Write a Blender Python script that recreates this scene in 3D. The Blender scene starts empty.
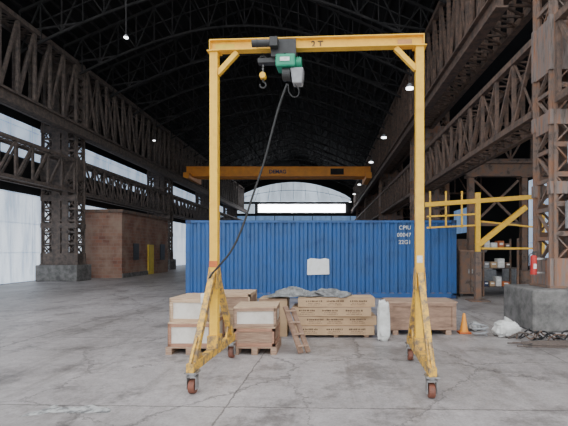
import bpy, bmesh, math, random
from mathutils import Vector, Matrix, noise
random.seed(7)
scene=bpy.context.scene
COL=scene.collection
F=420.0; VX=325.0; VY=250.0; H=1.6

# ---------------------------------------------------------------- materials
def nt(name):
    m=bpy.data.materials.new(name); m.use_nodes=True
    n=m.node_tree; b=n.nodes['Principled BSDF']; return m,n,b
def mat(name,c1,c2=None,scale=6.0,rough=0.7,metal=0.0,detail=6,lo=0.35,hi=0.65,bump=0.0,emit=None,estr=0.0,c3=None,stretch=(1,1,1)):
    m,n,b=nt(name)
    if c2 is None: c2=tuple(x*0.8 for x in c1)
    tc=n.nodes.new('ShaderNodeTexCoord'); mp=n.nodes.new('ShaderNodeMapping'); mp.inputs['Scale'].default_value=stretch
    nz=n.nodes.new('ShaderNodeTexNoise'); nz.inputs['Scale'].default_value=scale; nz.inputs['Detail'].default_value=detail; nz.inputs['Roughness'].default_value=0.65
    cr=n.nodes.new('ShaderNodeValToRGB')
    cr.color_ramp.elements[0].position=lo; cr.color_ramp.elements[0].color=(*c1,1)
    cr.color_ramp.elements[1].position=hi; cr.color_ramp.elements[1].color=(*c2,1)
    if c3:
        e=cr.color_ramp.elements.new((lo+hi)/2+0.05); e.color=(*c3,1)
    n.links.new(tc.outputs['Object'],mp.inputs[0]); n.links.new(mp.outputs[0],nz.inputs['Vector'])
    n.links.new(nz.outputs['Fac'],cr.inputs[0]); n.links.new(cr.outputs[0],b.inputs['Base Color'])
    b.inputs['Roughness'].default_value=rough; b.inputs['Metallic'].default_value=metal
    if bump>0:
        bp=n.nodes.new('ShaderNodeBump'); bp.inputs['Strength'].default_value=bump; bp.inputs['Distance'].default_value=0.02
        n.links.new(nz.outputs['Fac'],bp.inputs['Height']); n.links.new(bp.outputs[0],b.inputs['Normal'])
    if emit:
        b.inputs['Emission Color'].default_value=(*emit,1); b.inputs['Emission Strength'].default_value=estr
    return m
M={}
M['yellow']=mat('yellow_paint',(0.86,0.50,0.035),(0.70,0.37,0.03),9,0.5,lo=0.45,hi=0.75)
M['yellow_worn']=mat('worn_yellow_paint',(0.74,0.42,0.05),(0.20,0.14,0.09),13,0.6,lo=0.42,hi=0.60)
M['orange']=mat('crane_orange',(0.92,0.37,0.045),(0.76,0.29,0.045),2,0.6)
M['rust']=mat('rusty_steel',(0.155,0.115,0.095),(0.062,0.053,0.048),5,0.85,bump=0.2)
M['rust3']=mat('warm_rusty_steel',(0.17,0.105,0.075),(0.065,0.050,0.043),5,0.85,bump=0.2)
M['rust2']=mat('rusty_steel_light',(0.24,0.125,0.075),(0.085,0.062,0.050),4,0.85,bump=0.2,c3=(0.16,0.12,0.10))
M['plate']=mat('rust_streaked_plate',(0.29,0.135,0.075),(0.11,0.085,0.072),3,0.8,bump=0.2,c3=(0.19,0.16,0.145),stretch=(4,4,0.5))
M['darksteel']=mat('sooty_steel',(0.036,0.034,0.034),(0.014,0.014,0.015),1.3,0.9)
M['greysteel']=mat('grey_glazing_bar',(0.58,0.62,0.66),(0.42,0.46,0.50),3,0.7)
M['roof']=mat('sooty_roof',(0.012,0.012,0.013),(0.006,0.006,0.006),0.6,0.95)
M['conc']=mat('old_concrete',(0.21,0.20,0.19),(0.09,0.087,0.083),4,0.9,bump=0.5)
M['blue']=mat('blue_container_paint',(0.018,0.095,0.29),(0.015,0.062,0.20),2.2,0.55,lo=0.4,hi=0.7,c3=(0.028,0.09,0.235))
M['bluedark']=mat('dark_blue_paint',(0.008,0.045,0.16),(0.02,0.03,0.06),6,0.6)
M['white']=mat('white_paint',(0.8,0.8,0.78),(0.55,0.55,0.53),22,0.7)
M['paper']=mat('white_paper',(0.85,0.85,0.83),(0.7,0.68,0.6),8,0.8,lo=0.5,hi=0.8)
M['wood']=mat('pale_pine',(0.62,0.46,0.31),(0.42,0.27,0.17),5,0.75,stretch=(1,6,12))
M['wood2']=mat('weathered_pine',(0.44,0.30,0.21),(0.26,0.16,0.11),5,0.8,stretch=(1,6,12))
M['redwood']=mat('reddish_stained_pine',(0.46,0.25,0.16),(0.30,0.16,0.11),5,0.8,stretch=(1,6,12))
M['ply']=mat('brown_plywood',(0.35,0.22,0.15),(0.19,0.115,0.08),3,0.75,stretch=(1,2,4))
M['panel']=mat('grey_white_board',(0.72,0.68,0.62),(0.48,0.42,0.35),3,0.8,lo=0.45,hi=0.8)
M['card']=mat('kraft_cardboard',(0.54,0.37,0.22),(0.43,0.29,0.17),3,0.85)
M['ink']=mat('brown_ink',(0.09,0.055,0.035),(0.18,0.11,0.065),20,0.8)
M['black']=mat('black_paint',(0.018,0.018,0.018),(0.035,0.035,0.035),10,0.5)
M['rubber']=mat('black_rubber',(0.02,0.02,0.02),(0.03,0.03,0.03),10,0.7)
M['green']=mat('green_enamel',(0.015,0.32,0.17),(0.012,0.22,0.13),6,0.4)
M['grey']=mat('grey_enamel',(0.32,0.33,0.34),(0.22,0.22,0.23),8,0.5)
M['steel']=mat('bare_steel',(0.45,0.45,0.45),(0.25,0.24,0.23),12,0.4,metal=0.8)
M['red']=mat('red_enamel',(0.55,0.03,0.02),(0.40,0.02,0.02),8,0.4)
M['redtag']=mat('orange_red_tag',(0.65,0.16,0.03),(0.4,0.1,0.03),8,0.6)
M['tagmute']=mat('faded_orange_plate',(0.62,0.30,0.10),(0.45,0.22,0.08),8,0.6)
M['wheel']=mat('brown_caster_wheel',(0.22,0.07,0.04),(0.10,0.05,0.035),10,0.6)
M['tarp']=mat('grey_plastic_sheet',(0.27,0.27,0.265),(0.10,0.10,0.10),7,0.35,bump=0.4)
M['sack']=mat('white_woven_sack',(0.72,0.72,0.70),(0.50,0.49,0.46),6,0.8,bump=0.5)
M['sheetfl']=mat('dirty_paper',(0.42,0.42,0.41),(0.16,0.16,0.16),9,0.8,lo=0.45,hi=0.6)
M['ysign']=mat('yellow_door_paint',(0.75,0.55,0.04),(0.6,0.42,0.04),4,0.6)
M['glassdark']=mat('dark_glass',(0.02,0.022,0.025),(0.04,0.04,0.045),3,0.3)
M['lamp']=mat('lamp_glow',(0.9,0.9,0.9),(0.9,0.9,0.9),3,0.5,emit=(0.95,0.97,1.0),estr=7.0)
def panelmat(name,col,strg,sx=1.0,lowk=0.72,sc=1.6,zs=0.25,lo=0.35,hi=0.6,low=None,folds=False):
    m,n,b=nt(name)
    tc=n.nodes.new('ShaderNodeTexCoord'); mp=n.nodes.new('ShaderNodeMapping'); mp.inputs['Scale'].default_value=(sx,sx,zs)
    nz=n.nodes.new('ShaderNodeTexNoise'); nz.inputs['Scale'].default_value=sc; nz.inputs['Detail'].default_value=6; nz.inputs['Roughness'].default_value=0.65
    cr=n.nodes.new('ShaderNodeValToRGB')
    cr.color_ramp.elements[0].position=lo; cr.color_ramp.elements[0].color=(*(low or [c*lowk for c in col]),1)
    cr.color_ramp.elements[1].position=hi; cr.color_ramp.elements[1].color=(*col,1)
    n.links.new(tc.outputs['Object'],mp.inputs[0]); n.links.new(mp.outputs[0],nz.inputs['Vector']); n.links.new(nz.outputs['Fac'],cr.inputs[0])
    out=cr.outputs[0]
    if folds:
        # translucent sheeting: welded seams every 1.5 m and horizontal battens
        bt=n.nodes.new('ShaderNodeTexBrick'); bt.offset=0.0; bt.inputs['Scale'].default_value=1; bt.inputs['Brick Width'].default_value=1.48; bt.inputs['Row Height'].default_value=1.45; bt.inputs['Mortar Size'].default_value=0.03; bt.inputs['Mortar Smooth'].default_value=0.4
        bt.inputs['Color1'].default_value=(1,1,1,1); bt.inputs['Color2'].default_value=(0.86,0.89,0.93,1); bt.inputs['Mortar'].default_value=(0.62,0.66,0.72,1)
        sp=n.nodes.new('ShaderNodeSeparateXYZ'); cb=n.nodes.new('ShaderNodeCombineXYZ'); n.links.new(tc.outputs['Object'],sp.inputs[0]); n.links.new(sp.outputs[1],cb.inputs[0]); n.links.new(sp.outputs[2],cb.inputs[1]); n.links.new(cb.outputs[0],bt.inputs['Vector'])
        mx=n.nodes.new('ShaderNodeMix'); mx.data_type='RGBA'; mx.blend_type='MULTIPLY'; mx.inputs[0].default_value=1; n.links.new(out,mx.inputs[6]); n.links.new(bt.outputs[0],mx.inputs[7]); out=mx.outputs[2]
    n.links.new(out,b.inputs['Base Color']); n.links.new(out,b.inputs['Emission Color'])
    b.inputs['Emission Strength'].default_value=strg; b.inputs['Roughness'].default_value=0.8  # panels emit by themselves, standing in for daylight through sheeting and glazing
    return m
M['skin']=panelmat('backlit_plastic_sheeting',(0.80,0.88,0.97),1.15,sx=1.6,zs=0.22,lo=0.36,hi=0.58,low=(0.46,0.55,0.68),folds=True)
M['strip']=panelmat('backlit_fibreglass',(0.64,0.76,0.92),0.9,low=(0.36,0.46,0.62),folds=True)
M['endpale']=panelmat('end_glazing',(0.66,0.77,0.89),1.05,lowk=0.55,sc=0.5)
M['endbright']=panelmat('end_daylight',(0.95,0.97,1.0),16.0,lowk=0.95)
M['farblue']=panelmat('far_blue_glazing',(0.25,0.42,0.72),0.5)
def brickmat():
    m,n,b=nt('red_brick')
    tc=n.nodes.new('ShaderNodeTexCoord'); sp=n.nodes.new('ShaderNodeSeparateXYZ'); cb=n.nodes.new('ShaderNodeCombineXYZ'); ad=n.nodes.new('ShaderNodeMath')
    n.links.new(tc.outputs['Object'],sp.inputs[0]); n.links.new(sp.outputs[0],ad.inputs[0]); n.links.new(sp.outputs[1],ad.inputs[1])
    n.links.new(ad.outputs[0],cb.inputs[0]); n.links.new(sp.outputs[2],cb.inputs[1])
    bt=n.nodes.new('ShaderNodeTexBrick'); bt.inputs['Scale'].default_value=1.0
    bt.inputs['Brick Width'].default_value=0.42; bt.inputs['Row Height'].default_value=0.2; bt.inputs['Mortar Size'].default_value=0.012
    bt.inputs['Color1'].default_value=(0.30,0.135,0.09,1); bt.inputs['Color2'].default_value=(0.19,0.09,0.065,1); bt.inputs['Mortar'].default_value=(0.26,0.19,0.155,1)
    n.links.new(cb.outputs[0],bt.inputs['Vector']); 
    nz=n.nodes.new('ShaderNodeTexNoise'); nz.inputs['Scale'].default_value=1.3; nz.inputs['Detail'].default_value=6
    rp=n.nodes.new('ShaderNodeMapRange'); rp.inputs[1].default_value=0.38; rp.inputs[2].default_value=0.66
    mx=n.nodes.new('ShaderNodeMix'); mx.data_type='RGBA'
    mx.inputs[7].default_value=(0.34,0.235,0.175,1)
    n.links.new(tc.outputs['Object'],nz.inputs['Vector']); n.links.new(nz.outputs['Fac'],rp.inputs[0]); n.links.new(rp.outputs[0],mx.inputs[0]); n.links.new(bt.outputs[0],mx.inputs[6]); n.links.new(mx.outputs[2],b.inputs['Base Color'])
    b.inputs['Roughness'].default_value=0.9; return m
M['brick']=brickmat()
def floormat():
    m,n,b=nt('worn_concrete_floor')
    L=n.links.new
    tc=n.nodes.new('ShaderNodeTexCoord')
    def noi(s,d,r=0.6,st=None):
        z=n.nodes.new('ShaderNodeTexNoise'); z.inputs['Scale'].default_value=s; z.inputs['Detail'].default_value=d; z.inputs['Roughness'].default_value=r
        if st:
            q=n.nodes.new('ShaderNodeMapping'); q.inputs['Scale'].default_value=st; L(tc.outputs['Object'],q.inputs[0]); L(q.outputs[0],z.inputs['Vector'])
        else: L(tc.outputs['Object'],z.inputs['Vector'])
        return z
    def ramp(src,p0,v0,p1,v1):
        r=n.nodes.new('ShaderNodeValToRGB'); r.color_ramp.elements[0].position=p0; r.color_ramp.elements[0].color=(v0,v0*0.98,v0*0.965,1); r.color_ramp.elements[1].position=p1; r.color_ramp.elements[1].color=(v1,v1*0.99,v1*0.99,1)
        L(src,r.inputs[0]); return r.outputs[0]
    def mul(a,c,f=1.0):
        q=n.nodes.new('ShaderNodeMix'); q.data_type='RGBA'; q.blend_type='MULTIPLY'; q.inputs[0].default_value=f; L(a,q.inputs[6]); L(c,q.inputs[7]); return q.outputs[2]
    n1=noi(0.35,9,0.7); n2=noi(7,8,0.75); n3=noi(1.3,8,0.75); n5=noi(40,4,0.7); n6=noi(0.16,5,0.6); n7=noi(1.0,7,0.7,(2.2,0.16,1))
    c=mul(ramp(n1.outputs['Fac'],0.32,0.35,0.68,0.54),ramp(n2.outputs['Fac'],0.25,0.68,0.75,1.14))
    c=mul(c,ramp(n3.outputs['Fac'],0.38,0.56,0.50,1.0))
    c=mul(c,ramp(n7.outputs['Fac'],0.34,0.76,0.46,1.0))
    c=mul(c,ramp(n6.outputs['Fac'],0.40,0.84,0.56,1.0))
    c=mul(c,ramp(n5.outputs['Fac'],0.3,0.78,0.7,1.08))
    bt=n.nodes.new('ShaderNodeTexBrick'); bt.offset=0.0; bt.inputs['Scale'].default_value=1; bt.inputs['Brick Width'].default_value=4.4; bt.inputs['Row Height'].default_value=3.3; bt.inputs['Mortar Size'].default_value=0.014; bt.inputs['Mortar Smooth'].default_value=0.6
    bt.inputs['Color1'].default_value=(1,1,1,1); bt.inputs['Color2'].default_value=(0.88,0.88,0.87,1); bt.inputs['Mortar'].default_value=(0.36,0.35,0.34,1)
    dz=n.nodes.new('ShaderNodeVectorMath'); dz.operation='MULTIPLY_ADD'; dz.inputs[1].default_value=(0.08,0.08,0); L(n2.outputs['Color'],dz.inputs[0])
    mp=n.nodes.new('ShaderNodeMapping'); mp.inputs['Location'].default_value=(0.35,0.9,0); mp.inputs['Rotation'].default_value=(0,0,0.03); L(tc.outputs['Object'],mp.inputs[0]); L(mp.outputs[0],dz.inputs[2]); L(dz.outputs[0],bt.inputs['Vector'])
    c=mul(c,bt.outputs[0],0.85)
    vo=n.nodes.new('ShaderNodeTexVoronoi'); vo.feature='DISTANCE_TO_EDGE'; vo.inputs['Scale'].default_value=0.42
    dz2=n.nodes.new('ShaderNodeVectorMath'); dz2.operation='MULTIPLY_ADD'; dz2.inputs[1].default_value=(0.9,0.9,0); L(n3.outputs['Color'],dz2.inputs[0]); L(tc.outputs['Object'],dz2.inputs[2]); L(dz2.outputs[0],vo.inputs['Vector'])
    c=mul(c,ramp(vo.outputs['Distance'],0.0,0.45,0.007,1.0))
    L(c,b.inputs['Base Color'])
    mr=n.nodes.new('ShaderNodeMapRange'); mr.inputs[3].default_value=0.32; mr.inputs[4].default_value=0.62; L(n3.outputs['Fac'],mr.inputs[0]); L(mr.outputs[0],b.inputs['Roughness'])
    bp=n.nodes.new('ShaderNodeBump'); bp.inputs['Strength'].default_value=0.25; bp.inputs['Distance'].default_value=0.01; L(n2.outputs['Fac'],bp.inputs['Height']); L(bp.outputs[0],b.inputs['Normal'])
    return m
M['floor']=floormat()

# ---------------------------------------------------------------- mesh builder
class B:
    def __init__(s): s.bm=bmesh.new()
    def box(s,x0,x1,y0,y1,z0,z1,rz=0):
        c=Vector(((x0+x1)/2,(y0+y1)/2,(z0+z1)/2))
        mt=Matrix.Translation(c)@Matrix.Rotation(rz,4,'Z')@Matrix.Diagonal((abs(x1-x0),abs(y1-y0),abs(z1-z0),1))
        bmesh.ops.create_cube(s.bm,size=1,matrix=mt); return s
    def beam(s,p0,p1,w,h=None,roll=0):
        h=h or w; p0=Vector(p0);p1=Vector(p1); d=p1-p0; l=d.length
        if abs(d.normalized().z)>0.999: q=d.to_track_quat('Z','X')
        else:
            z=d.normalized(); x=Vector((0,0,1)).cross(z).normalized(); y=z.cross(x)
            q=Matrix((x,y,z)).transposed().to_quaternion()
        mt=Matrix.Translation((p0+p1)/2)@q.to_matrix().to_4x4()@Matrix.Rotation(roll,4,'Z')@Matrix.Diagonal((w,h,l,1))
        bmesh.ops.create_cube(s.bm,size=1,matrix=mt); return s
    def cyl(s,p0,p1,r,seg=20,r2=None):
        p0=Vector(p0);p1=Vector(p1); d=p1-p0
        mt=Matrix.Translation((p0+p1)/2)@d.to_track_quat('Z','Y').to_matrix().to_4x4()
        bmesh.ops.create_cone(s.bm,cap_ends=True,segments=seg,radius1=r,radius2=r if r2 is None else r2,depth=d.length,matrix=mt); return s
    def sph(s,c,r,sx=1,sy=1,sz=1):
        bmesh.ops.create_uvsphere(s.bm,u_segments=18,v_segments=12,radius=r,matrix=Matrix.Translation(c)@Matrix.Diagonal((sx,sy,sz,1))); return s
    def torus(s,c,R,r,axis='Y',a0=0,a1=2*math.pi,n=20,k=8):
        rings=[];full=abs(a1-a0-2*math.pi)<1e-4
        for i in range(n if full else n+1):
            a=a0+(a1-a0)*i/n; u=Vector((math.cos(a),0,math.sin(a))) if axis=='Y' else (Vector((0,math.cos(a),math.sin(a))) if axis=='X' else Vector((math.cos(a),math.sin(a),0)))
            w={'Y':Vector((0,1,0)),'X':Vector((1,0,0)),'Z':Vector((0,0,1))}[axis]
            rings.append([s.bm.verts.new(Vector(c)+u*(R+r*math.cos(2*math.pi*j/k))+w*r*math.sin(2*math.pi*j/k)) for j in range(k)])
        m=len(rings)
        for i in range(m if full else m-1):
            a=rings[i];b=rings[(i+1)%m]
            for j in range(k): s.bm.faces.new((a[j],a[(j+1)%k],b[(j+1)%k],b[j]))
        if not full: s.bm.faces.new(rings[0]); s.bm.faces.new(rings[-1][::-1])
        return s
    def prism(s,pts,axis,a,b):
        def P(u,v,t): return {'Y':(u,t,v),'X':(t,u,v),'Z':(u,v,t)}[axis]
        A=[s.bm.verts.new(P(u,v,a)) for u,v in pts]; Bv=[s.bm.verts.new(P(u,v,b)) for u,v in pts]
        s.bm.faces.new(A); s.bm.faces.new(Bv[::-1])
        for i in range(len(pts)):
            j=(i+1)%len(pts); s.bm.faces.new((A[j],A[i],Bv[i],Bv[j]))
        return s
    def done(s,name,m,parent=None,bevel=0,smooth=False,**kw):
        bmesh.ops.recalc_face_normals(s.bm,faces=s.bm.faces)
        me=bpy.data.meshes.new(name); s.bm.to_mesh(me); s.bm.free()
        me.materials.append(M[m] if isinstance(m,str) else m)
        if smooth:
            for p in me.polygons: p.use_smooth=True
        o=bpy.data.objects.new(name,me); COL.objects.link(o)
        if parent: o.parent=parent
        if bevel:
            bv=o.modifiers.new('bevel','BEVEL'); bv.width=bevel; bv.segments=2; bv.limit_method='ANGLE'
        for k,v in kw.items(): o[k]=v
        return o
def root(name,label,cat,loc=(0,0,0),rz=0,group=None):
    e=bpy.data.objects.new(name,None); COL.objects.link(e); e.location=loc; e.rotation_euler=(0,0,rz); e.empty_display_size=0.2
    e['label']=label; e['category']=cat
    if group: e['group']=group
    return e
def settle(o):
    me=o.data; xs=[v.co for v in me.vertices]
    c=Vector(((min(v.x for v in xs)+max(v.x for v in xs))/2,(min(v.y for v in xs)+max(v.y for v in xs))/2,min(v.z for v in xs)))
    for v in me.vertices: v.co-=c
    o.location=c; return o
def text(body,size,loc,m,parent=None,name='lettering',align='CENTER',ext=0.002,rot=(math.pi/2,0,0),spacing=1.0,bold=0.012):
    cu=bpy.data.curves.new('t','FONT'); cu.body=body; cu.size=size; cu.align_x=align; cu.extrude=ext; cu.space_character=spacing; cu.offset=size*bold
    t=bpy.data.objects.new('t',cu); COL.objects.link(t); bpy.context.view_layer.update()
    me=bpy.data.meshes.new_from_object(t.evaluated_get(bpy.context.evaluated_depsgraph_get()))
    bpy.data.objects.remove(t); me.materials.clear(); me.materials.append(M[m])
    o=bpy.data.objects.new(name,me); COL.objects.link(o); o.location=loc; o.rotation_euler=rot
    if parent: o.parent=parent
    return o
def tube(name,pts,r,m,parent=None,**kw):
    cu=bpy.data.curves.new(name,'CURVE'); cu.dimensions='3D'; sp=cu.splines.new('BEZIER'); sp.bezier_points.add(len(pts)-1)
    for b,p in zip(sp.bezier_points,pts): b.co=p; b.handle_left_type=b.handle_right_type='AUTO'
    cu.bevel_depth=r; cu.bevel_resolution=3; cu.resolution_u=8; cu.use_fill_caps=True
    t=bpy.data.objects.new('t',cu); COL.objects.link(t); bpy.context.view_layer.update()
    me=bpy.data.meshes.new_from_object(t.evaluated_get(bpy.context.evaluated_depsgraph_get())); bpy.data.objects.remove(t)
    me.materials.clear(); me.materials.append(M[m])
    for p in me.polygons: p.use_smooth=True
    o=bpy.data.objects.new(name,me); COL.objects.link(o)
    if parent: o.parent=parent
    for k,v in kw.items(): o[k]=v
    return o

# ---------------------------------------------------------------- shell
XL,XR=-15.0,13.0; YE=67.0
def struct(b,name,m): 
    o=b.done(name,m); o['kind']='structure'; return settle(o)
struct(B().box(-45,45,-40,90,-0.2,0.0),'floor','floor')
struct(B().box(XL-0.3,XL,4,YE,0,16),'wall_left','roof')
struct(B().box(XR,XR+0.3,4,YE,0,12),'wall_right','roof')
struct(B().box(XL-0.3,XR+0.3,YE,YE+0.3,0,17),'wall_back','roof')
NC=-4.4; NL,NR=-15.0,6.2; EA,PK=11.9,16.5
bm=B(); bm.prism([(NL-0.3,EA),(NC,PK),(NR,EA),(NR,EA+0.25),(NC,PK+0.3),(NL-0.3,EA+0.25)],'Y',11,YE+0.3)
bm.box(NR-0.3,XR+0.3,5,YE+0.3,10.6,10.85); bm.box(NR-0.3,NR-0.05,11,YE,10.6,12.1)
struct(bm,'ceiling','roof')
n=0
for (z0,z1,m) in ((0.0,4.4,'skin'),(6.15,7.9,'strip')):
    y=5.0
    while y<YE-6:
        n+=1
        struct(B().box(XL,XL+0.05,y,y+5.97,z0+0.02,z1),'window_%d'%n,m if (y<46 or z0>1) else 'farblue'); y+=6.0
for (y,z0,z1,m) in ((16,0.6,6.0,'strip'),(22.5,0.6,6.0,'strip'),(38,3.2,5.5,'farblue'),(50,3.2,5.5,'farblue')):
    n+=1; struct(B().box(XR-0.05,XR,y,y+(4.2),z0,z1),'window_%d'%n,m)
def arch(x0,x1,zb,ze,zp,k=20):
    pts=[(x0,zb),(x1,zb)]
    for i in range(k+1):
        t=i/k; x=x1+(x0-x1)*t; pts.append((x,ze+(zp-ze)*math.sin(math.pi*t)**0.8))
    return pts
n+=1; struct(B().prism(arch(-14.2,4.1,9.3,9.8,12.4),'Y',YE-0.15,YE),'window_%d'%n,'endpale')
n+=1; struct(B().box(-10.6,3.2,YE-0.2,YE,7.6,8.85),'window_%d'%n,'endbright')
n+=1; struct(B().box(-14.5,5,YE-0.12,YE,2.0,7.0),'window_%d'%n,'farblue')
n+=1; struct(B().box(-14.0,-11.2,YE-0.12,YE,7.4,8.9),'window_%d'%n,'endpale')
b=B()
for k in range(9):
    t=(k+0.5)/9; x=-14.2+18.3*t; b.beam((x,YE-0.22,9.3),(-5+(x+5)*0.9,YE-0.22,9.75+2.5*math.sin(math.pi*t)**0.8),0.06)
pr=None
for k in range(17):
    t=k/16; p=(-14.2+18.3*t,YE-0.22,9.3+(0.4+2.6*math.sin(math.pi*t)**0.8)*0.6)
    if pr: b.beam(pr,p,0.07)
    pr=p
struct(b,'trim_1','greysteel')
b=B(); b.box(-14.4,4.9,YE-0.3,YE-0.21,9.0,9.16); b.box(-14.4,4.9,YE-0.3,YE-0.21,7.1,7.4)
for i in range(7):
    x=-14+18*i/6; b.box(x-0.05,x+0.05,YE-0.32,YE-0.22,2,7.1)
struct(b,'trim_2','darksteel')

# ---------------------------------------------------------------- columns
CY=[8.8,22.0,34.9,47.8,60.7]
W,D=0.86,0.32
def column_mesh():
    b=B(); T=10.6; z0=0.0
    for sx in (-1,1):
        for sy in (-1,1):
            b.box(sx*W-0.09,sx*W+0.09,sy*D-0.02,sy*D+0.02,z0,T); b.box(sx*W-0.02,sx*W+0.02,sy*D-0.08,sy*D+0.08,z0,T)
    for sy in (-1,1):
        y=sy*D; b.box(-0.06,0.06,y-0.05,y+0.05,z0,T)
        b.box(-0.40,-0.30,y-0.03,y+0.03,z0,T); b.box(0.38,0.45,y-0.03,y+0.03,z0,T)
        z=z0+0.5; i=0
        while z<T-0.6:
            b.box(-W,W,y-0.035,y+0.035,z-0.05,z+0.05)
            b.beam((-W,y,z),(-0.3,y,z+0.6),0.07,0.03); b.beam((-W,y,z+0.6),(-0.3,y,z),0.07,0.03)
            b.beam((0.4,y,z),(W,y,z+0.6),0.07,0.03); b.beam((0.4,y,z+0.6),(W,y,z),0.07,0.03)
            z+=0.6; i+=1
    for sx in (-1,1):
        x=sx*W; z=z0+0.4; i=0
        while z<T-0.6:
            b.box(x-0.03,x+0.03,-D,D,z-0.04,z+0.04); s=1 if i%2 else -1
            b.beam((x,-D*s,z),(x,D*s,z+0.6),0.07,0.03); z+=0.6; i+=1
    b.box(-0.98,0.98,-0.42,0.42,0.0,0.05)
    return b
def column_plates():
    b=B()
    for sy in (-1,1):
        y=sy*D
        for zz,hh in ((0.05,0.55),(1.9,0.25),(3.3,0.3),(4.4,1.1),(6.8,0.35),(8.2,0.3),(9.8,0.7)): b.box(-W-0.1,W+0.1,y-0.06,y+0.06,zz,zz+hh)
        b.box(-0.32,-0.06,y-0.025,y+0.025,0.6,10.2); b.box(0.12,0.40,y-0.025,y+0.025,0.6,10.2)
        for z in range(2,40):
            for x in (-0.29,-0.09,0.15,0.36): b.box(x-0.012,x+0.012,y+sy*0.02,y+sy*0.035,z*0.25,z*0.25+0.024)
    for sx in (-1,1):
        for zz,hh in ((0.05,0.5),(3.2,0.4),(4.4,1.1),(9.7,0.8)): b.box(sx*W-0.05,sx*W+0.05,-D,D,zz,zz+hh)
    return b
for xc,m,side in ((-13.7,'rust','L'),(5.47,'rust2','R')):
    proto=None
    for i,y in enumerate(CY):
        r=root('lattice_column','tall riveted rusty lattice steel column' if side=='R' else 'dark sooty lattice steel column by white sheeting','steel column',(xc,y,0.833),0,'hall columns')
        if proto is None:
            proto=column_mesh().done('column_shaft',m,r); p2=column_plates().done('riveted_plates','plate' if side=='R' else 'rust',r)
        else:
            for q in (proto,p2): o=q.copy(); COL.objects.link(o); o.parent=r
        x0=-1.02 if side=='L' else -1.45
        if side=='R' and i==0:
            for (a,c,z0,z1,mm) in ((-0.66,-0.36,1.2,1.75,'grey'),(-0.62,-0.40,2.5,2.9,'grey'),(-0.20,0.12,0.7,1.25,'grey')):
                p=root('junction_box','grey electrical junction box mounted on rusty column','electrical box',(xc+(a+c)/2,y-D-0.095,0.833+z0),0,'boxes on the column')
                B().box(-(c-a)/2,(c-a)/2,-0.07,0.03,0,z1-z0).done('box_body',mm,p,0.008); B().box(-(c-a)/2+0.02,(c-a)/2-0.02,-0.08,-0.07,0.02,z1-z0-0.02).done('cover','grey',p,0.003)
        p=B().prism([(x0,-0.68),(1.1,-0.68),(1.1,0.68),(x0,0.68)],'Z',0,0.83).done('concrete_plinth','conc',bevel=0.04)
        p.location=(xc,y,0); p['label']='weathered concrete plinth under a steel column'; p['category']='plinth'; p['group']='column plinths'

# ---------------------------------------------------------------- longitudinal trusses
def truss(y0,y1,x,z0,z1,n,depth,ch,wb):
    b=B()
    for xo in (-depth/2,depth/2):
        X=x+xo
        b.beam((X,y0,z0),(X,y1,z0),ch,ch); b.beam((X,y0,z1),(X,y1,z1),ch,ch)
        for i in range(n+1):
            ya=y0+(y1-y0)*i/n; b.beam((X,ya,z0),(X,ya,z1),wb,wb)
            if i<n:
                yb=y0+(y1-y0)*(i+1)/n
                if i<n/2: b.beam((X,ya,z1),(X,yb,z0),wb*0.9,wb*0.9)
                else: b.beam((X,ya,z0),(X,yb,z1),wb*0.9,wb*0.9)
                if i%2==0: b.beam((X,ya,z0),(X,yb,z1),wb*0.45,wb*0.45)
    for i in range(2*n+1):
        ya=y0+(y1-y0)*i/(2*n); yb=y0+(y1-y0)*min(i+1,2*n)/(2*n)
        for z in (z0,z1):
            b.beam((x-depth/2,ya,z),(x+depth/2,ya,z),wb*0.5,wb*0.5)
            if i<2*n:b.beam((x-depth/2,ya,z),(x+depth/2,yb,z),wb*0.4,wb*0.4)
    return b
def tadd(b,m,name,label,cat,group):
    o=settle(b.done(name,m)); o['label']=label; o['category']=cat; o['group']=group; return o
ys=[-3.8]+CY+[66.4]
for (x,side,m) in ((-13.2,-1,'rust'),(4.98,1,'rust3')):
    for i in range(len(ys)-1):
        a,bb=ys[i],ys[i+1]
        tadd(truss(a+0.50,bb-0.50,x,7.9,11.2,12,0.9,0.2,0.12),m,'runway_truss','deep riveted lattice truss carrying the crane runway','truss','upper runway trusses')
        tadd(truss(a+0.47,bb-0.47,x,4.6,6.2,12,0.7,0.15,0.085),m,'bracing_truss','shallow rusty lattice truss bracing between columns','truss','lower bracing trusses')
    b=B(); xr=x-side*0.76
    b.box(xr-0.15,xr+0.15,10,YE-0.5,7.83,7.88); b.box(xr-0.03,xr+0.03,10,YE-0.5,7.43,7.83); b.box(xr-0.15,xr+0.15,10,YE-0.5,7.38,7.43); b.box(xr-0.04,xr+0.04,10,YE-0.5,7.88,7.98)
    tadd(b,m,'crane_runway_beam','steel runway beam with rail beside the upper truss','runway beam','crane runway')
for y in CY:
    b=B(); z0,z1=6.3,8.2; x0,x1=6.45,12.97; nn=6
    b.beam((x0,y,z0),(x1,y,z0),0.14); b.beam((x0,y,z1),(x1,y,z1),0.14)
    for i in range(nn+1):
        xa=x0+(x1-x0)*i/nn; b.beam((xa,y,z0),(xa,y,z1),0.08)
        if i<nn: b.beam((xa,y,z0 if i%2 else z1),(xa+(x1-x0)/nn,y,z1 if i%2 else z0),0.08)
    tadd(b,'rust2','aisle_truss','rusty lattice truss spanning the side aisle','truss','side aisle trusses')
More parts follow.
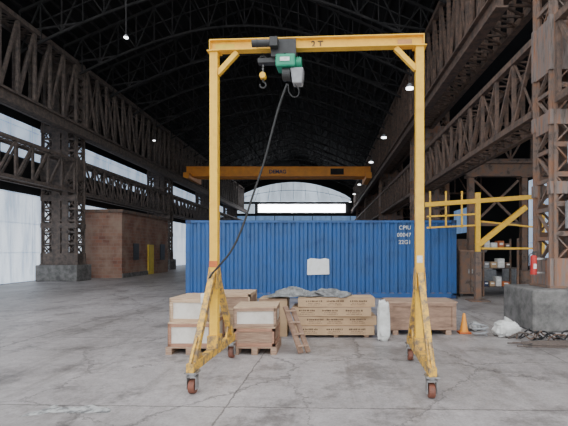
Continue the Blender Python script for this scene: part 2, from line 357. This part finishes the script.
# ---------------------------------------------------------------- roof trusses + purlins
def roofz(x): return EA+(PK-EA)*(1-abs(x-NC)/( (NC-NL) if x<NC else (NR-NC)))
def roof_truss(y):
    b=B(); xa,xb=-13.6,5.2; n=20; top=[];bot=[]
    for i in range(n+1):
        t=i/n; x=xa+(xb-xa)*t; top.append(Vector((x,y,roofz(x)-0.3))); bot.append(Vector((x,y,10.4+2.9*math.sin(math.pi*t))) )
    for i in range(n):
        b.beam(top[i],top[i+1],0.11); b.beam(bot[i],bot[i+1],0.09)
        b.beam(top[i],bot[i],0.055); b.beam(top[i] if i%2 else bot[i],bot[i+1] if i%2 else top[i+1],0.055)
        if i<n-1 and i>0: b.beam(top[i].lerp(bot[i],0.5),top[i+1].lerp(bot[i+1],0.5),0.045)
    b.beam((xa,y,11.3),bot[3],0.08); b.beam((xb,y,11.3),bot[-4],0.08)
    return b
y=12.3
while y<YE-1:
    tadd(roof_truss(y),'darksteel','roof_truss','sooty black arched lattice roof truss','roof truss','roof trusses'); y+=3.2
for i in range(35):
    x=NL+0.9+(NR-NL-1.8)*i/34
    z=roofz(x)-0.13
    tadd(B().box(x-0.045,x+0.045,11.2,YE-0.2,z-0.08,z+0.04),'darksteel','purlin','long dark steel purlin under the roof','purlin','roof purlins')
def lamp(x,y,z,on=True,up=3.0,s=1.0):
    r=root('high_bay_lamp','small bell-shaped high-bay lamp hanging from the roof trusses','lamp',(x,y,z),0,'high-bay lamps')
    B().cyl((0,0,0.0),(0,0,0.22*s),0.21*s,20,0.08*s).done('lamp_shade','grey',r)
    B().cyl((0,0,-0.07*s),(0,0,-0.005),0.19*s,20).done('lamp_bulb','lamp' if on else 'white',r)
    B().cyl((0,0,0.22*s),(0,0,up),0.02,8).done('suspension_rod','darksteel',r)
    return r
for i,y in enumerate((17.6,25.3,32.4,43.5,51,59)): lamp(3.55,y,8.4,True,2.1 if i else 2.3,0.8)
lamp(-7.2,15.2,9.3,True,3.2,0.4); lamp(-12.0,29.5,9.3,True,1.6,0.45)

# ---------------------------------------------------------------- overhead crane
r=root('overhead_crane','orange overhead travelling crane spanning the hall','crane',(-4.1,38.5,7.9))
XA,XB=-8.5,8.25
b=B(); b.box(XA,XB,-0.35,0.35,0.42,1.22); b.box(XA,XB,-0.45,0.45,1.22,1.28); b.box(XA,XB,-0.45,0.45,0.38,0.43)
b.done('bridge_girder','orange',r,0.01)
B().box(XA,XB,1.1,1.5,0.42,1.2).done('bridge_girder','orange',r)
B().box(XA,XA+0.5,-1.2,2.6,0.085,0.6).done('end_carriage','orange',r)
B().box(XB-0.5,XB,-1.2,2.6,0.085,0.6).done('end_carriage','orange',r)
b=B(); b.box(-1.2,1.8,-0.6,1.7,1.28,1.5); b.cyl((-0.6,0.2,1.68),(0.9,0.2,1.68),0.22,20); b.box(1.0,1.7,-0.2,0.6,1.45,1.8); b.done('crane_trolley','darksteel',r)
text('DEMAG',0.46,(-0.2,-0.37,0.66),'bluedark',r,'girder_lettering',bold=0.03)
B().box(4.6,5.8,-0.38,-0.355,0.55,1.1).done('girder_panel','darksteel',r)

# ---------------------------------------------------------------- brick building
r=root('brick_building','small flat-roofed weathered brick building with yellow door','building',(-12.65,27.5,0))
b=B(); b.box(-1.05,1.05,-3.5,3.5,0,3.75); b.done('brick_walls','brick',r)
B().box(-1.15,1.15,-3.6,3.6,3.75,3.92).done('roof_slab','rust2',r)
B().box(1.05,1.12,-0.05,0.8,0,1.95).done('door','ysign',r)
B().box(1.05,1.10,-2.1,-1.4,1.0,2.0).done('window','glassdark',r)
B().box(1.05,1.10,2.0,2.8,0.9,2.0).done('window','glassdark',r)
B().box(1.05,1.11,-3.5,-0.06,0.0,0.25).done('plinth_band','conc',r)

# ---------------------------------------------------------------- container
CX0,CX1,CYF,CD,CH=-4.60,4.34,13.86,2.44,2.59
r=root('shipping_container','long blue corrugated steel shipping container','shipping container',((CX0+CX1)/2,CYF+CD/2,0))
hw=(CX1-CX0)/2; hd=CD/2
def corr(n,p0,p1,z0,z1,dep):
    b=B(); bm=b.bm; p0=Vector(p0);p1=Vector(p1); d=(p1-p0); L=d.length; d.normalize(); nrm=Vector((d.y,-d.x,0))
    pr=[];u=L/n
    for i in range(n):
        for t,o in ((0.0,0),(0.28,0),(0.46,-dep),(0.78,-dep),(0.96,0)): pr.append(p0+d*(i+t)*u+nrm*o)
    pr.append(p1)
    A=[bm.verts.new((p.x,p.y,z0)) for p in pr]; C=[bm.verts.new((p.x,p.y,z1)) for p in pr]
    for i in range(len(pr)-1): bm.faces.new((A[i],A[i+1],C[i+1],C[i]))
    return b
corr(32,(-hw+0.12,-hd+0.03,0),(hw-0.12,-hd+0.03,0),0.16,CH-0.08,0.05).done('corrugated_side_wall','blue',r)
corr(32,(hw-0.12,hd-0.03,0),(-hw+0.12,hd-0.03,0),0.16,CH-0.08,0.05).done('corrugated_side_wall','blue',r)
corr(9,(-hw+0.03,hd-0.12,0),(-hw+0.03,-hd+0.12,0),0.16,CH-0.08,0.04).done('corrugated_end_wall','blue',r)
for s in (-1,1):
    d=B().box(hw-0.06,hw-0.02,(0 if s>0 else -hd+0.12),(hd-0.12 if s>0 else 0),0.18,CH-0.1).done('door','blue',r)
    for t in (0.3,0.8):
        yy=s*t*(hd-0.1); B().cyl((hw+0.0,yy,0.2),(hw+0.0,yy,CH-0.12),0.02,10).done('locking_bar','steel',d)
B().box(-hw+0.05,hw-0.05,-hd+0.05,hd-0.05,CH-0.09,CH-0.05).done('roof_panel','blue',r)
B().box(-hw+0.05,hw-0.05,-hd+0.05,hd-0.05,0.12,0.18).done('floor_panel','ply',r)
b=B()
for sy in (-1,1):
    y=sy*(hd-0.03); b.box(-hw,hw,y-0.03,y+0.03,CH-0.09,CH-0.01); b.box(-hw,hw,y-0.03,y+0.03,0.02,0.17)
    for sx in (-1,1): b.box(sx*(hw-0.07)-0.07,sx*(hw-0.07)+0.07,sy*(hd-0.06)-0.06,sy*(hd-0.06)+0.06,0.1,CH-0.1)
for sx in (-1,1):
    x=sx*(hw-0.04); b.box(x-0.03,x+0.03,-hd,hd,CH-0.1,CH-0.01); b.box(x-0.03,x+0.03,-hd,hd,0.02,0.17)
b.done('frame','blue',r)
for sx in (-1,1):
    for sy in (-1,1):
        for z in (0,CH-0.12): B().box(sx*(hw-0.085)-0.09,sx*(hw-0.085)+0.09,sy*(hd-0.08)-0.085,sy*(hd-0.08)+0.085,z,z+0.12).done('corner_casting','bluedark',r,0.01)
for k,s in enumerate(('CPIU','00047','22G1')):
    text(s,0.18,(2.97,-hd-0.005,2.28-0.24*k),'white',r,'container_lettering',align='RIGHT',spacing=1.05,bold=0.01)
b=B(); b.prism([(-0.46,0.78),(0.27,0.80),(0.26,1.30),(0.12,1.33),(-0.03,1.30),(-0.34,1.33),(-0.45,1.28)],'Y',-hd-0.012,-hd-0.004)
b.done('paper_notice','paper',r,label='torn white paper notice')

# ---------------------------------------------------------------- gantry
YAW=math.radians(-3.2); GC=(-0.12,5.38,0)
G=root('portable_gantry_crane','yellow portable A-frame gantry crane on casters','gantry crane',GC,YAW)
hwg=1.315; TOP=4.31
b=B(); L=hwg+0.055
b.box(-L,L,-0.06,0.06,TOP-0.016,TOP); b.box(-L,L,-0.06,0.06,TOP-0.145,TOP-0.130); b.box(-L,L,-0.008,0.008,TOP-0.135,TOP-0.015)
b.box(-L,-L+0.012,-0.06,0.06,TOP-0.145,TOP); b.box(L-0.012,L,-0.06,0.06,TOP-0.145,TOP)
beam=b.done('top_beam','yellow',G,0.003)
text('2 T',0.11,(0.02,-0.012,TOP-0.115),'ink',beam,'capacity_lettering',bold=0.03)
for x0,x1 in ((-1.30,-1.05),(1.04,1.22)):
    B().box(x0,x1,-0.016,-0.009,TOP-0.115,TOP-0.05).done('rating_plate','tagmute' if x0>0 else 'ysign',beam)
pw=0.052
for s in (-1,1):
    x=s*hwg
    B().box(x-pw,x+pw,-pw,pw,0.34,TOP-0.15).done('post','yellow',G,0.006)
    b=B(); b.box(x-0.08,x+0.08,-0.08,0.08,TOP-0.157,TOP-0.145); b.done('mounting_plate','yellow',G)
    b=B(); b.beam((x-s*0.04,0,3.88),(x-s*0.30,0,TOP-0.155),0.065,0.065); b.done('corner_brace','yellow',G,0.004)
    b=B(); b.beam((x,-0.86,0.30),(x,0.86,0.30),0.085,0.10); a=b.done('base_rail','yellow_worn',G,0.005)
    for t in (-1,1):
        b=B(); b.beam((x,t*0.80,0.28),(x,t*0.065,1.30),0.075,0.085); b.done('diagonal_leg','yellow_worn',G,0.005)
        b=B(); b.prism([(t*0.86,0.35),(t*0.50,0.35),(t*0.64,0.62)],'X',x-0.012,x+0.012); b.done('gusset_plate','yellow_worn',G)
        c=B(); y=t*0.78
        c.box(x-0.07,x+0.07,y-0.07,y+0.07,0.235,0.25); c.cyl((x,y,0.20),(x,y,0.235),0.05,16)
        c.box(x-0.055,x-0.047,y-0.035,y+0.055,0.055,0.205); c.box(x+0.047,x+0.055,y-0.035,y+0.055,0.055,0.205); c.box(x-0.055,x+0.055,y-0.05,y+0.05,0.195,0.205)
        c=c.done('caster','steel',G)
        B().cyl((x-0.035,y+0.02,0.08),(x+0.035,y+0.02,0.08),0.08,24).done('caster_wheel','wheel',c,0.008)
        B().cyl((x-0.06,y+0.02,0.08),(x+0.06,y+0.02,0.08),0.012,10).done('wheel_axle','steel',c)
    for q in (-1,1):
        B().prism([(-0.16,1.10),(0.16,1.10),(0.05,1.38),(-0.05,1.38)],'X',x+q*0.056-0.004,x+q*0.056+0.004).done('apex_plate','yellow_worn',G)
    B().box(x-0.07,x+0.07,-0.10,0.10,0.34,0.5).done('post_socket','yellow_worn',G,0.004)
B().box(-hwg-0.054,-hwg+0.054,-0.058,-0.052,1.38,1.46).done('tag_plate','redtag',G)
B().box(hwg-0.04,hwg+0.03,-0.058,-0.052,1.44,1.53).done('tag_plate','white',G)

# hoist
Hs=root('electric_chain_hoist','green and black electric chain hoist on beam trolley','hoist',(GC[0]+0.10,GC[1]-0.01,0),YAW)
Zb=TOP-0.145
b=B()
for y in (-0.09,0.09): b.box(-0.66,-0.34,y-0.01,y+0.01,Zb-0.12,Zb+0.10)
for x in (-0.60,-0.40):
    for s in (-1,1): b.cyl((x,s*0.085,Zb+0.05),(x,s*0.03,Zb+0.05),0.034,16)
b.cyl((-0.48,-0.12,Zb-0.08),(-0.48,0.12,Zb-0.08),0.018,12)
b.done('trolley','black',Hs,0.003)
b=B(); b.cyl((-0.89,-0.15,Zb+0.025),(-0.66,-0.15,Zb+0.025),0.044,24); b.box(-0.66,-0.56,-0.20,-0.10,Zb-0.03,Zb+0.085); b.cyl((-0.84,-0.15,Zb+0.025),(-0.81,-0.15,Zb+0.025),0.048,24); b.done('travel_motor','black',Hs,0.004)
b=B(); b.box(-0.60,-0.35,-0.12,0.12,Zb-0.25,Zb-0.09); b.done('hoist_body','green',Hs,0.02)
b=B(); b.cyl((-0.35,0,Zb-0.17),(-0.28,0,Zb-0.17),0.07,24); 
for i in range(2): b.cyl((-0.335+i*0.025,0,Zb-0.17),(-0.325+i*0.025,0,Zb-0.17),0.08,24)
b.done('hoist_motor','green',Hs)
B().box(-0.54,-0.42,-0.130,-0.122,Zb-0.19,Zb-0.14).done('cover_plate','white',Hs)
b=B(); b.prism([(-0.42,Zb-0.25),(-0.25,Zb-0.25),(-0.27,Zb-0.45),(-0.39,Zb-0.45)],'Y',-0.08,0.08); b.done('chain_bag','grey',Hs,0.015)
B().cyl((-0.52,-0.02,Zb-0.32),(-0.42,-0.02,Zb-0.32),0.08,20).done('chain_guide','black',Hs,0.003)
B().box(-0.84,-0.60,-0.05,0.05,Zb-0.17,Zb-0.11).done('chain_anchor_arm','black',Hs,0.003)
b=B()
z=Zb-0.18; i=0
while z>Zb-0.30:
    b.torus((-0.78,0,z),0.011,0.0035,'Y' if i%2 else 'X',n=10,k=5); z-=0.017; i+=1
b.done('load_chain','steel',Hs)
b=B(); b.box(-0.815,-0.745,-0.035,0.035,Zb-0.36,Zb-0.29); b.cyl((-0.78,-0.045,Zb-0.325),(-0.78,0.045,Zb-0.325),0.04,20); hk=b.done('hook_block','yellow',Hs,0.006)
b=B(); b.cyl((-0.78,0,Zb-0.36),(-0.78,0,Zb-0.40),0.014,12); b.torus((-0.78,0,Zb-0.44),0.038,0.011,'Y',math.radians(-200),math.radians(90),n=20); b.done('lifting_hook','black',hk,smooth=True)
b=B(); b.torus((-0.78,0,Zb-0.11),0.045,0.01,'Y'); b.done('top_eye','black',Hs,smooth=True)
def pp(px,py,d): return ((px-VX)/F*d, d, H+(VY-py)/F*d)
pts=[pp(287,84,5.22),pp(281,100,5.22),pp(273,128,5.2),pp(264,162,5.2),pp(252,198,5.2),pp(242,228,5.2),pp(231,251,5.22),pp(219,266,5.26),pp(210,277,5.30),pp(205,292,5.32)]
o=tube('power_cable',pts,0.013,'rubber'); o['label']='thick black power cable hanging from hoist to gantry post'; o['category']='cable'
pts=[pp(295,84,5.22),pp(299,91,5.22),pp(296,97,5.22),pp(290,94,5.22),pp(288,84,5.22)]
o=tube('control_cable',pts,0.007,'rubber'); o['label']='short black looped control cable under the hoist'; o['category']='cable'
r=root('plug_box','small white and orange plug box hung on gantry post','plug',pp(204,299,5.32),YAW)
B().box(-0.035,0.035,-0.03,0.03,-0.06,0.07).done('plug_housing','white',r,0.008)
B().cyl((0,0,-0.06),(0,0,-0.14),0.025,12).done('plug_socket','redtag',r)

# ---------------------------------------------------------------- crates
def pallet(x0,x1,y0,y1,label='wooden pallet of rough pine under crates',h=0.12,m='wood2'):
    b=B(); w=(y1-y0)
    for i in range(7):
        yy=y0+(w-0.09)*i/6; b.box(x0,x1,yy,yy+0.09,h-0.02,h)
    for i in range(3):
        xx=x0+(x1-x0-0.09)*i/2; b.box(xx,xx+0.09,y0,y1,0.02,h-0.02); b.box(xx,xx+0.09,y0,y1,0,0.018)
    o=settle(b.done('pallet',m)); o['label']=label; o['category']='pallet'; return o
def crate(x0,x1,y0,y1,z0,z1,label,panel='panel',batten='wood',rz=0,lid='wood'):
    cx,cy=(x0+x1)/2,(y0+y1)/2; r=root('wooden_crate',label,'crate',(cx,cy,z0),rz,'stacked wooden crates'); a=(x1-x0)/2; d=(y1-y0)/2; h=z1-z0; t=0.018
    B().box(-a+t,a-t,-d+t,d-t,0.0,h-0.02).done('panel_box',panel,r)
    b=B(); w=0.05
    for sy in (-1,1):
        y=sy*(d-t/2)
        b.box(-a,a,y-t/2,y+t/2,0,w); b.box(-a,a,y-t/2,y+t/2,h-w-0.02,h-0.02)
        for x in (-a+w/2,a-w/2): b.box(x-w/2,x+w/2,y-t/2,y+t/2,0,h-0.02)
    for sx in (-1,1):
        x=sx*(a-t/2)
        b.box(x-t/2,x+t/2,-d,d,0,w); b.box(x-t/2,x+t/2,-d,d,h-w-0.02,h-0.02)
        for y in (-d+w/2,d-w/2): b.box(x-t/2,x+t/2,y-w/2,y+w/2,0,h-0.02)
    b.done('batten_frame',batten,r,0.002)
    b=B(); n=5
    for i in range(n):
        yy=-d+2*d*i/n; b.box(-a,a,yy+0.003,yy+2*d/n-0.003,h-0.02,h)
    b.done('lid',lid,r,0.002)
    return r
pallet(-2.43,-1.72,6.40,7.30)
crate(-2.41,-1.74,6.42,7.28,0.12,0.49,'grey-white panelled crate with reddish battens on a pallet',rz=0.015,batten='redwood')
crate(-2.38,-1.78,6.46,7.22,0.49,0.86,'pale crate with pine battens stacked on another crate',rz=-0.05)
pallet(-2.05,-1.30,7.55,8.35)
crate(-2.03,-1.32,7.58,8.32,0.12,0.50,'pine crate standing behind the stacked crates',panel='wood')
crate(-2.02,-1.34,7.58,8.30,0.50,0.82,'pine crate stacked on another pine crate',panel='wood2')
pallet(-1.41,-0.74,6.40,7.12)
crate(-1.40,-0.76,6.42,7.10,0.12,0.42,'low reddish-brown slatted crate on a pallet',panel='wood2',batten='redwood')
crate(-1.41,-0.75,6.41,7.11,0.42,0.73,'pale crate with reddish battens stacked on brown crate',panel='panel',rz=0.04,batten='wood2')
r=root('wooden_ladder','short worn pine ladder leaning beside the crates','ladder',(-0.50,6.62,0.0),math.radians(10))
for p0,p1,w in (((0.10,-0.20,0.02),(-0.12,0.10,0.70),0.09),((0.22,-0.16,0.02),(0.0,0.14,0.66),0.08)):
    B().beam(p0,p1,w,0.03).done('rail','ply',r)
for t in (0.15,0.4,0.65,0.9):
    p=Vector((0.10,-0.205,0.02)).lerp(Vector((-0.12,0.095,0.70)),t); B().beam(p+Vector((-0.02,-0.01,0)),p+Vector((0.15,0.03,0)),0.06,0.02).done('rung','wood2',r)

def carton(x0,x1,y0,y1,z0,z1,rz,label,marks=True,seed=0):
    r=root('long_carton' if marks else 'cardboard_carton',label,'cardboard box',((x0+x1)/2,(y0+y1)/2,z0),rz,'long cartons' if marks else None); a=(x1-x0)/2; d=(y1-y0)/2; h=z1-z0
    B().box(-a,a,-d,d,0,h).done('carton_body','card',r,0.008)
    rr=random.Random(seed)
    if marks:
        b=B()
        for gx in (-a*0.58,-0.02,a*0.55):
            gx+=rr.uniform(-0.04,0.04)
            for row,ww,hh in ((0.55,0.30,0.20),(0.37,0.22,0.09),(0.20,0.27,0.09)):
                x=gx-ww/2
                while x<gx+ww/2:
                    l=rr.uniform(0.5,0.9)*h*hh; b.box(x,x+l,-d-0.002,-d+0.001,h*row,h*row+h*hh*rr.uniform(0.75,1)); x+=l+0.007*rr.choice((0.6,1,2.2))
        o=b.done('printed_marking','ink',r); o['kind']='stuff'
    B().box(-a,a,-0.03,0.03,h-0.001,h+0.002).done('packing_tape','wood',r)
    B().box(-a*1.001,a*1.001,-d-0.0015,-d+0.001,h*0.95,h).done('flap_edge','wood2',r)
    return r
for x in (-0.40,0.20,0.76):
    o=settle(B().box(x-0.04,x+0.04,7.7,8.25,0,0.05).done('timber_skid','wood2')); o['label']='low timber skid under the long cartons'; o['category']='timber skid'; o['group']='skids under cartons'
carton(-0.58,0.90,7.64,8.20,0.05,0.215,0.0,'long printed kraft carton at the bottom of stack',seed=3)
carton(-0.50,0.94,7.70,8.24,0.218,0.385,0.03,'long printed kraft carton low in the stack',seed=5)
carton(-0.60,0.85,7.66,8.22,0.388,0.555,-0.03,'long printed kraft carton high in the stack',seed=8)
carton(-0.50,0.91,7.67,8.22,0.558,0.725,0.03,'long printed kraft carton on top of stack',seed=9)
carton(-1.22,-0.70,7.75,8.3,0.0,0.70,0.0,'plain tall kraft carton behind the crates',False)

def crumple(name,x0,x1,y0,y1,z,amp,m,nx=60,ny=30,sc=6,label='',cat='',edge=0.0):
    bm=bmesh.new(); vs=[]
    for j in range(ny+1):
        for i in range(nx+1):
            u,v=i/nx,j/ny; x=x0+(x1-x0)*u; y=y0+(y1-y0)*v
            e=noise.noise(Vector((x*4,y*4,3)))*edge
            hh=abs(noise.noise(Vector((x*sc*0.35,y*sc*0.8,z))))*1.3+0.35*abs(noise.noise(Vector((x*sc*1.2,y*sc*2.3,z+5))))+0.15*abs(noise.noise(Vector((x*sc*4,y*sc*4,z+9))))
            f=min(1,6*min(u,1-u,v,1-v)+0.1)
            vs.append(bm.verts.new((x+e*(1 if (u<0.1 or u>0.9) else 0),y+e*(1 if (v<0.1 or v>0.9) else 0),z+amp*hh*f)))
    for j in range(ny):
        for i in range(nx):
            a=j*(nx+1)+i; bm.faces.new((vs[a],vs[a+1],vs[a+nx+2],vs[a+nx+1]))
    b=B(); b.bm.free(); b.bm=bm; o=settle(b.done(name,m)); s=o.modifiers.new('s','SOLIDIFY'); s.thickness=0.004; s.offset=1
    o['label']=label; o['category']=cat; return o
crumple('plastic_sheet',-1.08,0.45,7.70,8.26,0.732,0.15,'tarp',label='crumpled grey plastic sheet lying over cartons',cat='plastic sheet',edge=0.2)
crumple('scrap_sheet',-2.85,-2.2,4.10,4.28,0.002,0.02,'sheetfl',label='flattened dirty paper scrap on the concrete floor',cat='scrap paper',edge=0.25)

def sack(x,y,sx,sy,sz,label,seed,m='sack',rz=0,name='woven_sack',neck=True,pw=0.7,part='sack_body',cat='sack'):
    bm=bmesh.new(); bmesh.ops.create_icosphere(bm,subdivisions=4,radius=1)
    for v in bm.verts:
        c=v.co.copy(); k=Vector((math.copysign(abs(c.x)**pw,c.x),math.copysign(abs(c.y)**pw,c.y),math.copysign(abs(c.z)**pw,c.z)))
        d=1+0.22*noise.noise(c*2.2+Vector((seed,0,0)))+0.14*noise.noise(c*6+Vector((0,seed,0)))
        v.co=Vector((k.x*sx*d,k.y*sy*d,max((k.z*d)*sz+sz,0)))
    b=B(); b.bm.free(); b.bm=bm
    r=root(name,label,cat,(x,y,0),rz); b.done(part,m,r,smooth=True)
    if neck: B().cyl((0,0,sz*1.85),(sx*0.2,0,sz*2.3),sx*0.22,12,sx*0.4).done('tied_neck',m,r)
    return r
sack(1.03,7.40,0.105,0.06,0.34,'tall upright roll of white plastic wrap beside cartons',2,neck=False,pw=0.5,name='plastic_wrap',part='wrap_roll',cat='plastic wrap')
sack(3.36,7.78,0.22,0.18,0.14,'slumped white woven sack on the floor',9)
sack(2.98,8.35,0.12,0.12,0.08,'small grey bundled cloth on the floor',12,'sheetfl')

r=root('plywood_case','stained brown plywood case with battens on skids','wooden case',(1.83,8.25,0),0)
B().box(-0.64,0.64,-0.34,0.34,0.09,0.60).done('case_body','ply',r,0.004)
b=B()
for x in (-0.6,0.6): b.box(x-0.04,x+0.04,-0.36,-0.34,0.09,0.60)
for z in (0.10,0.54): b.box(-0.64,0.64,-0.362,-0.342,z,z+0.06)
b.done('batten_frame','ply',r,0.002)
for x in (-0.5,0,0.5): B().box(x-0.05,x+0.05,-0.34,0.34,0,0.09).done('skid','wood2',r)
B().box(-0.66,0.66,-0.36,0.36,0.60,0.625).done('lid','wood2',r,0.003)
r=root('traffic_cone','faded orange traffic cone beside plywood case','traffic cone',(2.68,8.1,0))
B().box(-0.11,0.11,-0.11,0.11,0,0.03).done('cone_base','redtag',r,0.005)
B().cyl((0,0,0.03),(0,0,0.38),0.08,24,0.022).done('cone_body','orange',r)
for i in range(14):
    k=i%7; a=math.radians(-4+k*0.9); L=random.uniform(0.9,1.5); x=3.95+random.uniform(-0.15,0.15); y=6.86+0.055*k+(0.027 if i>6 else 0); z=0.011+(0.024 if i>6 else 0)
    o=B().cyl((-L/2,0,0),(L/2,0,0),0.011,8).done('steel_rod','rust'); o.location=(x,y,z); o.rotation_euler=(0,0,a); o['label']='thin rusty steel rod in a pile on floor'; o['category']='steel rod'; o['group']='pile of steel rods'
rr=random.Random(11)
for i in range(13):
    cx=3.55+0.09*i; cy=7.42+rr.uniform(-0.06,0.2); pts=[]
    for k in range(5):
        pts.append((cx+(k-2)*rr.uniform(0.08,0.16),cy+rr.uniform(-0.12,0.12),0.014+ (0 if k in (0,4) else rr.uniform(0.01,0.17))))
    o=tube('scrap_strip',pts,rr.uniform(0.010,0.018),rr.choice(['rust','rust3','darksteel','darksteel'])); o['label']='bent dark scrap metal strip in a tangled pile'; o['category']='scrap metal'; o['group']='tangled scrap pile'
pts=[(2.86+0.13*math.cos(t*0.9),7.75+0.10*math.sin(t*0.9),0.02+0.012*t) for t in range(0,18)]
o=tube('coiled_hose',pts,0.016,'grey'); o['label']='loosely coiled grey hose on the floor'; o['category']='hose'

r=root('fire_extinguisher','red fire extinguisher bracketed to the rusty column','fire extinguisher',(4.27,8.6,1.10)); 
b=B().cyl((0,0,0),(0,0,0.36),0.062,24); b.sph((0,0,0.36),0.062,1,1,0.6); b.done('cylinder_body','red',r)
B().cyl((0,0,0.38),(0,0,0.45),0.025,12).box(-0.02,0.07,-0.012,0.012,0.45,0.47).done('valve','black',r)
tube('hose',[(0.02,0,0.43),(-0.07,-0.01,0.42),(-0.09,-0.01,0.30),(-0.08,-0.01,0.12)],0.009,'rubber',r)
B().box(-0.03,0.03,-0.066,-0.060,0.12,0.22).done('instruction_label','white',r)
b=B(); b.box(0.0,0.245,0.0,0.03,0.30,0.34); b.box(0.0,0.245,0.0,0.03,0.02,0.05); b.done('wall_bracket','steel',r)

# yellow jib frame in side aisle
r=root('yellow_support_frame','yellow welded steel jib frame with diagonal brace','steel frame',(4.8,13.2,0))
B().box(-0.07,0.07,-0.07,0.07,1.55,3.40).done('post','yellow',r,0.006)
B().box(-0.09,0.09,-0.09,0.09,0.04,1.55).done('pedestal_post','rust2',r,0.006)
B().box(1.95,2.08,-0.07,0.07,0.04,3.05).done('post','yellow',r,0.006)
B().beam((-1.65,0,3.02),(2.2,0,3.30),0.12,0.14).done('cross_beam','yellow',r,0.006)
B().beam((0.0,-0.02,1.75),(1.5,-0.02,2.95),0.14,0.16).done('diagonal_brace','yellow',r,0.006)
for z in (2.3,2.65): B().beam((-1.6,0,z),(0,0,z+0.08),0.05).done('tie_bar','yellow',r,0.004)
for x in (-1.5,-1.0,-0.5): B().beam((x,0,2.3),(x,0,3.45),0.05).done('upright','yellow',r,0.004)
B().beam((0.1,0.0,1.65),(1.95,0,1.65),0.06).done('tie_bar','yellow',r,0.004)
B().beam((0.1,0.0,2.5),(1.95,0,2.3),0.05).done('tie_bar','yellow',r,0.004)
B().box(-0.3,0.3,-0.3,0.3,0,0.04).done('base_plate','rust2',r)
B().box(1.75,2.31,-0.3,0.3,0,0.04).done('base_plate','rust2',r)
r=root('steel_cabinet','brown rusty steel cabinet with two doors','cabinet',(4.98,14.7,0))
B().box(-0.36,0.36,-0.3,0.3,0.1,1.6).done('cabinet_body','ply',r,0.01)
for s in (-1,1):
    d=B().box(min(0.01*s,0.34*s),max(0.01*s,0.34*s),-0.325,-0.3,0.15,1.55).done('door','rust2',r,0.004)
    B().box(0.06*s-0.015,0.06*s+0.015,-0.35,-0.325,0.8,0.95).done('handle','steel',d)
for x in (-0.3,0.3):
    for y in (-0.25,0.25): B().box(x-0.04,x+0.04,y-0.04,y+0.04,0,0.1).done('foot','black',r)
r=root('steel_rack','rusty angle-iron rack with three shelves','rack',(6.1,14.9,0))
for x in (-0.6,0.6):
    for y in (-0.3,0.3): B().box(x-0.03,x+0.03,y-0.03,y+0.03,0,2.0).done('upright','rust2',r)
for z in (0.3,0.95,1.6): B().box(-0.6,0.6,-0.3,0.3,z,z+0.03).done('shelf','rust',r)
rr=random.Random(4)
for z in (0.33,0.98,1.63):
    x=5.56
    while x<6.42:
        w=rr.uniform(0.14,0.24); h=rr.uniform(0.15,0.36); m=rr.choice(['card','grey','rust2','bluedark','redtag','ply','white'])
        rb=root('parts_bin','small worn parts bin on the rusty rack','storage bin',(x+w/2,14.85,z),0,'bins on the rack')
        B().box(-w/2,w/2,-0.17,0.17,0,h).done('bin_body',m,rb,0.01); B().box(-w*0.3,w*0.3,-0.18,-0.17,h*0.5,h*0.75).done('bin_label','paper',rb)
        x+=w+0.04
def drum(x,y,m,label):
    r=root('oil_drum',label,'drum',(x,y,0),0,'oil drums')
    b=B(); b.cyl((0,0,0.01),(0,0,0.87),0.28,28)
    for z in (0.01,0.3,0.58,0.86): b.torus((0,0,z+0.01),0.285,0.012,'Z',n=28,k=6)
    b.done('drum_body',m,r)
    B().cyl((0.15,0,0.87),(0.15,0,0.89),0.03,12).done('bung_cap','steel',r)
drum(7.15,15.0,'rust2','rusty steel oil drum in the side aisle'); drum(7.6,17.3,'grey','grey steel oil drum in the side aisle')
r=root('machine_tool','old grey floor-standing machine tool with rusty column','machine',(6.9,19.6,0))
B().box(-0.9,0.9,-0.5,0.5,0,0.7).done('machine_bed','grey',r,0.03)
B().box(-0.8,-0.2,-0.4,0.4,0.7,2.1).done('machine_column','rust2',r,0.03)
B().cyl((-0.2,0,1.7),(0.6,0,1.7),0.22,20).done('spindle_head','grey',r)
B().box(-0.1,0.8,-0.35,0.35,0.7,0.85).done('work_table','steel',r,0.01)
for (x,y,h) in ((5.65,16.3,4.4),(7.7,16.3,4.4),(9.75,16.3,4.4)):
    b=B(); b.box(-0.11,0.11,-0.12,-0.10,0,h); b.box(-0.11,0.11,0.10,0.12,0,h); b.box(-0.01,0.01,-0.1,0.1,0,h); b.box(-0.18,0.18,-0.2,0.2,0,0.03); b.box(-0.18,0.18,-0.2,0.2,h,h+0.05)
    o=b.done('steel_stanchion','rust2'); o.location=(x,y,0); o['label']='rusty brown steel stanchion in the side aisle'; o['category']='steel post'; o['group']='aisle stanchions'
b=B(); b.box(5.45,10.1,16.15,16.45,4.45,4.50); b.box(5.45,10.1,16.28,16.32,4.50,4.95); b.box(5.45,10.1,16.15,16.45,4.95,5.0)
tadd(b,'rust2','mezzanine_girder','rusty I-section girder resting on stanchions','girder','aisle stanchions')
b=B(); b.beam((5.78,16.3,2.6),(7.57,16.3,2.6),0.14); b.beam((5.8,16.3,2.65),(7.5,16.3,4.3),0.08); b.beam((5.8,16.3,4.3),(7.5,16.3,2.65),0.08)
tadd(b,'rust2','cross_bracing','rusty crossed angle bracing between two stanchions','bracing','aisle stanchions')

# ---------------------------------------------------------------- light
wd=bpy.data.worlds.new('w'); scene.world=wd; wd.use_nodes=True
bg=wd.node_tree.nodes['Background']; bg.inputs[0].default_value=(0.92,0.96,1.0,1); bg.inputs[1].default_value=3.1

cam=bpy.data.cameras.new('camera'); co=bpy.data.objects.new('camera',cam); COL.objects.link(co); scene.camera=co
co.location=(0,0,H); co.rotation_euler=(math.pi/2,0,0); cam.sensor_width=36; cam.lens=36*F/568; cam.shift_x=-(VX-284)/568; cam.shift_y=(VY-213)/568
cam.clip_end=300
